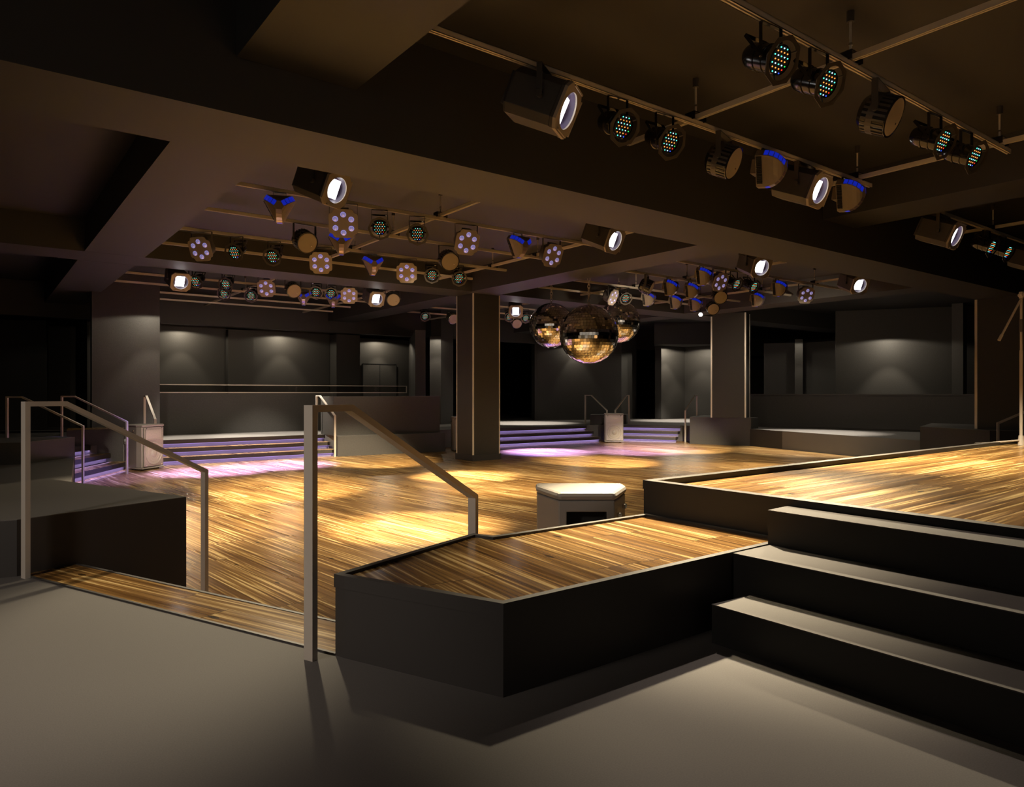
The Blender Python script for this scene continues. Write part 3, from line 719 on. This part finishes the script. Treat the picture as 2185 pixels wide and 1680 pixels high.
def lamp_tri():
    t = thing('moonflower_spotlight', 'x', 'stage light', group='three ridged effect lights'); dr = .165
    m = MB(); yoke(m, .07, dr - .04, .02); m.build('bracket', 'blackmetal', t)
    hb = MB(); Rr, W, dp, N_ = .185, .034, .17, 5
    angs = [R(148), R(32), R(270)]
    tips = []
    ridges = []
    for an in angs:
        d = Vector((math.cos(an), 0, math.sin(an))); s = Vector((-math.sin(an), 0, math.cos(an)))
        rd = []
        for k in range(N_ + 1):
            q = (PI / 2) * (k / N_) * .86
            r = Rr * math.cos(q); y = -dp * math.sin(q) - .03
            rd.append((d * r + s * W + Vector((0, y, 0)), d * r - s * W + Vector((0, y, 0))))
        ridges.append(rd)
    # band frames, tiles come as their own part
    for rd in ridges:
        for k in range(N_): hb.add([rd[k][0], rd[k][1], rd[k + 1][1], rd[k + 1][0]], [(0, 1, 2, 3)])
    for i in range(3):
        A_, B_ = ridges[i], ridges[(i + 2) % 3]       # next ridge counter clockwise / clockwise
        a_ = [p[0] for p in A_] ; b_ = [p[1] for p in B_]
        # choose the facing edges
        best = min(((sa, sb) for sa in (0, 1) for sb in (0, 1)), key=lambda q: (A_[0][q[0]] - B_[0][q[1]]).length)
        a_ = [p[best[0]] for p in A_]; b_ = [p[best[1]] for p in B_]
        for k in range(N_): hb.add([a_[k], b_[k], b_[k + 1], a_[k + 1]], [(0, 1, 2, 3)])
        # skirt to the back
        for p, q in ((a_[0], b_[0]),): hb.add([p, q, q + Vector((0, .075, 0)), p + Vector((0, .075, 0))], [(0, 1, 2, 3)])
    for rd in ridges: hb.add([rd[0][0], rd[0][1], rd[0][1] + Vector((0, .075, 0)), rd[0][0] + Vector((0, .075, 0))], [(0, 1, 2, 3)])
    ap = [p for rd in ridges for p in rd[-1]]; c = sum(ap, Vector()) / 6; ap.sort(key=lambda p: math.atan2(p.z - c.z, p.x - c.x)); hb.add(ap, [tuple(range(6))])
    bk = [p + Vector((0, .075, 0)) for rd in ridges for p in rd[0]]; c = sum(bk, Vector()) / 6; bk.sort(key=lambda p: math.atan2(p.z - c.z, p.x - c.x)); hb.add(bk, [tuple(range(6))])
    hb.box((0, .075, 0), (.13, .07, .13))
    h = hb.build('housing', 'trihouse', t); h.location = (0, 0, -dr); h.rotation_euler = (R(8), 0, 0)
    for i, rd in enumerate(ridges):
        tl = MB(); cen = sum((p for q in rd for p in q), Vector()) / (2 * len(rd))
        for k in range(N_):
            q = [rd[k][0], rd[k][1], rd[k + 1][1], rd[k + 1][0]]; cc = sum(q, Vector()) / 4; nn = (q[1] - q[0]).cross(q[3] - q[0]).normalized(); nn = nn if nn.dot(Vector((cc.x, cc.y - .0, cc.z))) > 0 else -nn
            tl.add([cc + (p - cc) * .86 + nn * .002 for p in q], [(0, 1, 2, 3)], 0 if (i < 2 or k == 0) else 1)
        tl.build('lens_band', ['blue', 'lilac'], h)
    g = MB(); e0, e1 = Vector((-.175, .008, .06)), Vector((-.055, .008, -.165))
    for k in range(16):
        p = e0.lerp(e1, (k + .5) / 16); g.box(p, (.012, .05, .006), 0, Matrix.Rotation(R(28), 3, 'Y'))
    g.build('vent_grille', 'dark', h)
    return t
PROTO = {}
MAKE = dict(PAR=lamp_par, SIX=lamp_six, DRUM=lamp_drum, FL=lamp_flood, TRI=lamp_tri)
def lamp(kind, u, row, yaw, label):
    """u: sight line; row: its rail; yaw: turn from facing the viewer (0) towards the viewer's right (90)"""
    if kind not in PROTO:
        PROTO[kind] = MAKE[kind](); o = PROTO[kind]
    else: o = copy_tree(PROTO[kind])
    p = rayY(u, ROWS[row]); f = -FW * math.cos(R(yaw)) + RT * math.sin(R(yaw))
    o.location = (p.x, p.y, ZR - .002); o.rotation_euler = (0, 0, face(f)); o['label'] = label
    return o
NY = 33
LAMPS = [
 ('FL', 1168, 'N1', 70, 'big boxy floodlight at top centre, largest lamp in view'),
 ('PAR', 1318, 'N1', NY, 'left par can of the pair right of the biggest floodlight'),
 ('PAR', 1418, 'N1', NY, 'right par can of the pair right of the biggest floodlight'),
 ('DRUM', 1545, 'N1', 55, 'round drum lamp on the near rail beside the side-on ridged lamp'),
 ('TRI', 1632, 'N1', 52, 'side-on ridged blue lamp between drum lamp and floodlight on the near rail'),
 ('FL', 1718, 'N1', 42, 'boxy floodlight between two side-on blue lamps on the near rail'),
 ('TRI', 1803, 'N1', 45, 'ridged blue lamp at the right end of the near rail'),
 ('PAR', 1645, 'N2', NY, 'left par can of the top pair near the upper right edge'),
 ('PAR', 1747, 'N2', NY, 'right par can of the top pair near the upper right edge'),
 ('DRUM', 1880, 'N2', 48, 'large dark drum lamp between the two par can pairs at upper right'),
 ('PAR', 1995, 'N2', NY, 'left par can of the pair below the large dark drum lamp'),
 ('PAR', 2062, 'N2', NY, 'right par can of the pair below the large dark drum lamp'),
 ('FL', 2013, 'R1', 40, 'boxy floodlight at right edge, left of a small par can pair'),
 ('PAR', 2105, 'R1', NY, 'left par can of the small pair at the right edge'),
 ('PAR', 2140, 'R1', NY, 'right par can of the small pair at the right edge'),
 ('FL', 2202, 'R1', 40, 'floodlight cut off by the right edge of the picture'),
 ('TRI', 597, 'F1', 15, 'leftmost ridged blue lamp of the left bay, near its upper corner'),
 ('FL', 693, 'F0', 64, 'black boxy floodlight above the six lens lamp in the left bay'),
 ('SIX', 733, 'F1', 10, 'six lens lamp directly below the black floodlight in the left bay'),
 ('PAR', 810, 'F1', 12, 'left par can of the pair right of the black floodlight'),
 ('PAR', 890, 'F1', 12, 'right par can of the pair right of the black floodlight'),
 ('SIX', 995, 'F1', 28, 'six lens lamp above the drum lamp, middle of the front left bay rail'),
 ('TRI', 1105, 'F1', 34, 'ridged blue lamp between two six lens lamps in the left bay'),
 ('SIX', 1177, 'F1', 36, 'six lens lamp left of the lit floodlight under the main beam'),
 ('FL', 1292, 'F0', 48, 'lit floodlight tucked under the main beam right of centre'),
 ('DRUM', 650, 'F2', 42, 'drum lamp left of the six lens lamp in the left bay'),
 ('TRI', 728, 'F2', 15, 'ridged blue lamp peeking out below the upper six lens lamp'),
 ('DRUM', 957, 'F2', 22, 'drum lamp hanging left of and below a six lens lamp'),
 ('SIX', 430, 'F3', -12, 'leftmost six lens lamp, at the start of the long row'),
 ('PAR', 505, 'F3', -8, 'first par can of the long row, right of the leftmost six lens lamp'),
 ('PAR', 585, 'F3', -4, 'second par can of the long row, left of the middle six lens lamp'),
 ('SIX', 685, 'F3', 8, 'middle six lens lamp of the long row'),
 ('TRI', 795, 'F3', 20, 'ridged blue lamp in the long row between two six lens lamps'),
 ('SIX', 868, 'F3', 8, 'last six lens lamp of the long row, left of two par cans'),
 ('PAR', 921, 'F3', 14, 'left par can at the right end of the long row'),
 ('PAR', 978, 'F3', 18, 'last par can at the right end of the long row'),
 ('FL', 380, 'G0', 42, 'lit floodlight at far left of the back row'),
 ('PAR', 421, 'G0', -4, 'par can right beside the far left lit floodlight'),
 ('PAR', 485, 'G0', 0, 'upper par can of the stacked pair in the back row'),
 ('SIX', 569, 'G0', 4, 'left six lens lamp of the back row'),
 ('DRUM', 625, 'G0', 34, 'drum lamp between six lens lamp and blue lamp in the back row'),
 ('TRI', 648, 'G1', 15, 'left ridged blue lamp of the back row'),
 ('PAR', 675, 'G0', 10, 'par can right of the left blue lamp in the back row'),
 ('PAR', 707, 'G0', 12, 'par can in front of the right blue lamp in the back row'),
 ('TRI', 711, 'G1', 15, 'right ridged blue lamp of the back row, behind a par can'),
 ('SIX', 745, 'G0', 14, 'right six lens lamp of the back row'),
 ('FL', 798, 'G0', 34, 'lit floodlight at the right end of the back row'),
 ('DRUM', 838, 'G0', 20, 'drum lamp at the right end of the back row'),
 ('PAR', 481, 'G1', 0, 'lower par can of the stacked pair in the back row'),
 ('PAR', 538, 'G1', 2, 'par can left of and below the left six lens lamp in the back row'),
 ('PAR', 906, 'K2', 20, 'lone small par can left of the central column'),
 ('DRUM', 965, 'K2', 30, 'small drum lamp half hidden by the left edge of the column'),
 ('FL', 1100, 'K0', 2, 'small lit floodlight just right of the central column'),
 ('PAR', 1086, 'K1', 10, 'par can left of the small floodlight by the column'),
 ('PAR', 1121, 'K1', 10, 'par can right of the small floodlight by the column'),
 ('DRUM', 1102, 'K2', 10, 'drum lamp below the small floodlight by the column'),
 ('TRI', 1147, 'K1', 30, 'ridged lamp half hidden by the left mirror ball'),
 ('SIX', 1306, 'H3', 55, 'dark six lens lamp above the right mirror ball'),
 ('PAR', 1333, 'H3', 10, 'small par can just above the right mirror ball'),
 ('DRUM', 1380, 'H2', 70, 'drum lamp turned away at the left of the right bay'),
 ('TRI', 1380, 'H3', 50, 'ridged lamp directly below the turned away drum lamp'),
 ('TRI', 1427, 'H2', 50, 'ridged lamp on the second right bay rail, second from its left end'),
 ('TRI', 1438, 'H3', 50, 'lower ridged lamp in the middle of the left cluster of the right bay'),
 ('TRI', 1472, 'H2', 50, 'ridged lamp above the small white globe'),
 ('TRI', 1480, 'H3', 50, 'ridged lamp just left of the small white globe'),
 ('TRI', 1497, 'H1', 50, 'topmost ridged lamp of the right bay, left of its big six lens lamp'),
 ('SIX', 1535, 'H1', 30, 'six lens lamp left of the bright right bay floodlight'),
 ('PAR', 1566, 'H1', NY, 'left par can of the pair below the bright right bay floodlight'),
 ('PAR', 1603, 'H1', NY, 'right par can of the pair below the bright right bay floodlight'),
 ('FL', 1612, 'H0', 20, 'bright floodlight under the main beam in the right bay'),
 ('DRUM', 1535, 'H2', 2, 'upper of two drum lamps stacked below a six lens lamp at right'),
 ('DRUM', 1520, 'H3', 0, 'lower of two drum lamps stacked below a six lens lamp at right'),
 ('TRI', 1612, 'H2', 48, 'ridged lamp left of and below the right most ridged lamp'),
 ('TRI', 1658, 'H1', 48, 'right most ridged lamp of the right bay'),
 ('SIX', 1719, 'H1', 10, 'six lens lamp at the right end of the right bay'),
 ('FL', 1823, 'H0', 14, 'bright floodlight at the far right end under the main beam'),
]
for a in LAMPS: lamp(*a)
t = thing('white_globe', 'small glowing white globe between ridged lamps and drum lamps at right', 'lamp', P3(rayY(1495, 11.3), 2.97))
MB().lathe([(math.sin(a) * .05 + 1e-5, -math.cos(a) * .05) for a in [PI * i / 10 for i in range(11)]], 16, axis='z').build('globe', MT['white'], t, smooth='full')  # small white glow built as a globe; its ceiling stem is added
MB().cyl((0, 0, .05), (0, 0, ZC - 2.97), .006, n=6).build('stem', 'blackmetal', t)

# ------------------------------------------------------------------ microphone stand
mp = onray(2179, 7.34); t = thing('microphone_stand', 'pale metal microphone stand with lowered boom on the stage edge at right', 'stand', P3(mp, .466))
zt = 1.55
MB().cyl((0, 0, .06), (0, 0, .98), .016, n=14).cyl((0, 0, .9), (0, 0, zt), .012, n=14).build('pole', 'rail', t, smooth=True)
MB().cyl((0, 0, 1.17), (0, 0, 1.30), .019, n=14).build('clutch', 'greymetal', t, smooth=True)
MB().cyl((0, 0, .0), (0, 0, .10), .034, .022, n=16).build('hub', 'rail', t, smooth=True)
rd = Vector((RT.x, RT.y, 0)); fd = Vector((FW.x, FW.y, 0))
for k, ang in enumerate((184, 64, 304)):
    d = rd * math.cos(R(ang)) + fd * math.sin(R(ang)); lg = MB().cyl(d * .03 + Vector((0, 0, .05)), d * .47 + Vector((0, 0, .016)), .009, n=10).build('leg', 'rail', t, smooth=True)
    MB().cyl(d * .44 + Vector((0, 0, .018)), d * .50 + Vector((0, 0, .016)), .015, n=10).build('foot', 'greymetal', lg, smooth=True)
e0 = Vector((0, 0, zt)) + rd * .02; e1 = e0 - rd * .27 + Vector((0, 0, -.47)) - fd * .03
bm_ = MB().cyl(e0 + (e0 - e1) * .12, e1, .011, n=12).build('boom', 'rail', t, smooth=True)
MB().cyl(e1 + (e0 - e1) * .12, e1 - (e0 - e1) * .0, .0155, n=12).build('counterweight', 'rail', bm_, smooth=True)
MB().box((0, 0, zt), (.035, .035, .07), 0).cyl(Vector((0, 0, zt)) - fd * .03, Vector((0, 0, zt)) + fd * .03, .02, n=12).build('joint', 'rail', t, bevel=.006)

# ------------------------------------------------------------------ light
def spot(p, tgt, power, deg=60, blend=.6, col=(1, .78, .48), rad=.05):
    l = bpy.data.lights.new('beam', 'SPOT'); l.energy = power; l.spot_size = R(deg); l.spot_blend = blend; l.color = col; l.shadow_soft_size = rad
    o = bpy.data.objects.new('beam', l); COL.objects.link(o); o.location = p
    d = Vector(tgt) - Vector(p); o.rotation_euler = d.to_track_quat('-Z', 'Y').to_euler(); return o
W = (1, .82, .54); W2 = (1, .80, .66)
def down(u, row, target, power, deg=60, blend=.7, col=W, z=2.86):
    p = rayY(u, ROWS[row]); spot((p.x, p.y - .12, z), target, power, deg, blend, col)
K = 2.0
# dance floor pools
for u, row, px, py, pw, dg in ((693, 'F0', 875, 1125, 3000, 36), (597, 'F1', 612, 1046, 2700, 36), (868, 'F3', 985, 1017, 2300, 34), (1105, 'F1', 700, 1150, 600, 44), (921, 'F3', 800, 984, 2200, 36),
                               (430, 'F3', 500, 1012, 300, 56), (1497, 'H1', 1290, 986, 2700, 34), (1535, 'H2', 1440, 957, 2500, 38), (1719, 'H1', 1600, 1000, 600, 46), (650, 'F2', 420, 1110, 800, 56), (995, 'F1', 1130, 1030, 900, 60), (1177, 'F1', 480, 1200, 500, 50)):
    q = at(px, py, ZD); down(u, row, (q.x, q.y, ZD), pw * K, dg)
for x, pw in ((5.2, 850), (12.4, 480)): spot((x, 9.0, 2.72), (x, 9.2, ZD), pw, 150, 1.0, W, .15)  # added wide fill over each bay, no lamp hangs there
q = at(430, 1270, 0); down(597, 'F0', (q.x, q.y, 0), 700, 28)  # added spot to brighten the near wood strip
for u, row, px, py, pw in ((485, 'G0', 455, 1006, 3800), (675, 'G0', 605, 993, 3800), (1121, 'K1', 1165, 964, 5400), (1333, 'H3', 1365, 962, 3800), (421, 'G0', 215, 1024, 450)):  # added violet spots that widen the stair glow on the floor
    q = at(px, py, ZD); down(u, row, (q.x, q.y, ZD), pw * 3.1, 42, .9, (.30, .235, 1.0), 2.8)
down(1150, 'N1', (2.25, 2.15, .31), 430, 34, .9)  # added light to lift the platform top
spot((-3.0, 1.95, 2.3), (.7, 3.6, .3), 290, 56, .8, (1, .86, .72), .25)  # added fill from the left for handrails, box and platform side
for a_, b_ in (((-5, -5.6), (-5, -8)), ((-1, -5.6), (-1, -8)), ((3, -5.6), (3, -8)), ((-5.6, -5), (-8, -5)), ((-5.6, -1), (-8, -1)), ((-5.6, 3), (-8, 3))):  # added washes on unseen walls, for the mirror balls to reflect
    spot((a_[0], a_[1], 3.3), (b_[0], b_[1], 1.6), 1500, 125, .8, (1, .9, .78), .1)
# the loudspeaker seen from behind
q = onray(1243, 4.55); down(1150, 'N1', (q.x, q.y, .3), 330, 30)
for u, row, sx, sd in ((505, 'F3', 307, 13.9), (1380, 'H3', 1307, 21.7)):  # added fill on the fronts of two far loudspeakers
    q = onray(sx, sd); down(u, row, (q.x, q.y, 0), 700 if sx < 400 else 330, 14, .8, (1, .86, .66))
# stage and platform
for u, row, px, py, z, pw, dg in ((1318, 'N1', 1480, 1033, .47, 1000, 46), (1545, 'N1', 1830, 980, .47, 1100, 46), (1718, 'N1', 2060, 1015, .47, 700, 54), (1995, 'N2', 2160, 968, .47, 600, 60)):
    q = at(px, py, z); down(u, row, (q.x, q.y, z), pw * K, dg)
# lamp over the stage whose light reaches the near floor past the platform
spot((4.0, 3.5, 3.15), (2.3, .25, 0), 190, 46, .6, W2, .02)
spot((-.9, 2.0, 2.7), (-.85, 2.1, 0), 125, 76, 1.0, (1, .79, .62), .8)  # unseen spot off to the left, brightening the near floor
# added wide soft washes that brighten the back walls
for u, row, tx, tz, pw in ((625, 'G0', rayY(430, 18.6), .5, 420), (838, 'G0', rayY(640, 18.6), .5, 420), (957, 'F2', rayY(830, 15.9), .2, 300), (1658, 'H1', onray(1760, 20), .5, 220), (1658, 'H1', onray(1860, 20), .6, 700), (1380, 'H2', onray(1200, 27), .6, 500)):
    p = rayY(u, ROWS[row]); spot((p.x, p.y + .25, 2.70), (tx.x, tx.y, tz), pw * .30, 85, .9, (1, .82, .58), .06)
# downlights along the gallery walls
for u, Y, z, pw in ((395, 21.05, 2.8, 110), (612, 21.05, 2.8, 110), (820, 21.55, 2.8, 90)):
    p = rayY(u, Y); spot((p.x, p.y, z), (p.x, p.y + .1, 0), pw * .42, 168, .15, (1, .86, .64), .02); spot((p.x, p.y, z), (p.x, p.y + .3, 0), pw * .5, 70, .5, (1, .86, .64), .02)
for u, d, pw in ((1437, 27.35, 170), (1482, 27.4, 150), (1903, 21.9, 200), (1704, 23.7, 60), (930, 22.5, 90), (330, 15.35, 110), (1230, 26.6, 60)):
    p = onray(u, d); q = onray(u, d + .12); q3 = onray(u, d + .35)
    spot((p.x, p.y, 2.8), (q.x, q.y, 0), pw * .35, 168, .15, (1, .88, .68), .02); spot((p.x, p.y, 2.8), (q3.x, q3.y, 0), pw * .55, 68, .5, (1, .88, .68), .02)
# light on the far upper floors
for px, py, pw in ((1120, 903, 1500), (1730, 923, 1300), (450, 936, 1100), (600, 928, 1100), (1450, 898, 1100)):
    q = at(px, py, 0); spot((q.x, q.y, 2.9), (q.x, q.y, 0), pw, 70, .6, (1, .9, .74), .04)

w = bpy.data.worlds.new('world'); S.world = w; w.use_nodes = True; w.node_tree.nodes['Background'].inputs[0].default_value = (0, 0, 0, 1); w.node_tree.nodes['Background'].inputs[1].default_value = 0
S.view_settings.view_transform = 'Standard'; S.view_settings.look = 'None'; S.view_settings.gamma = 1; S.view_settings.exposure = 0; S.view_settings.use_curve_mapping = False
S.cycles.use_denoising = True; S.cycles.max_bounces = 8; S.cycles.diffuse_bounces = 5; S.cycles.glossy_bounces = 4; S.cycles.transparent_max_bounces = 8
S.cycles.sample_clamp_indirect = 6; S.cycles.caustics_reflective = False; S.cycles.caustics_refractive = False
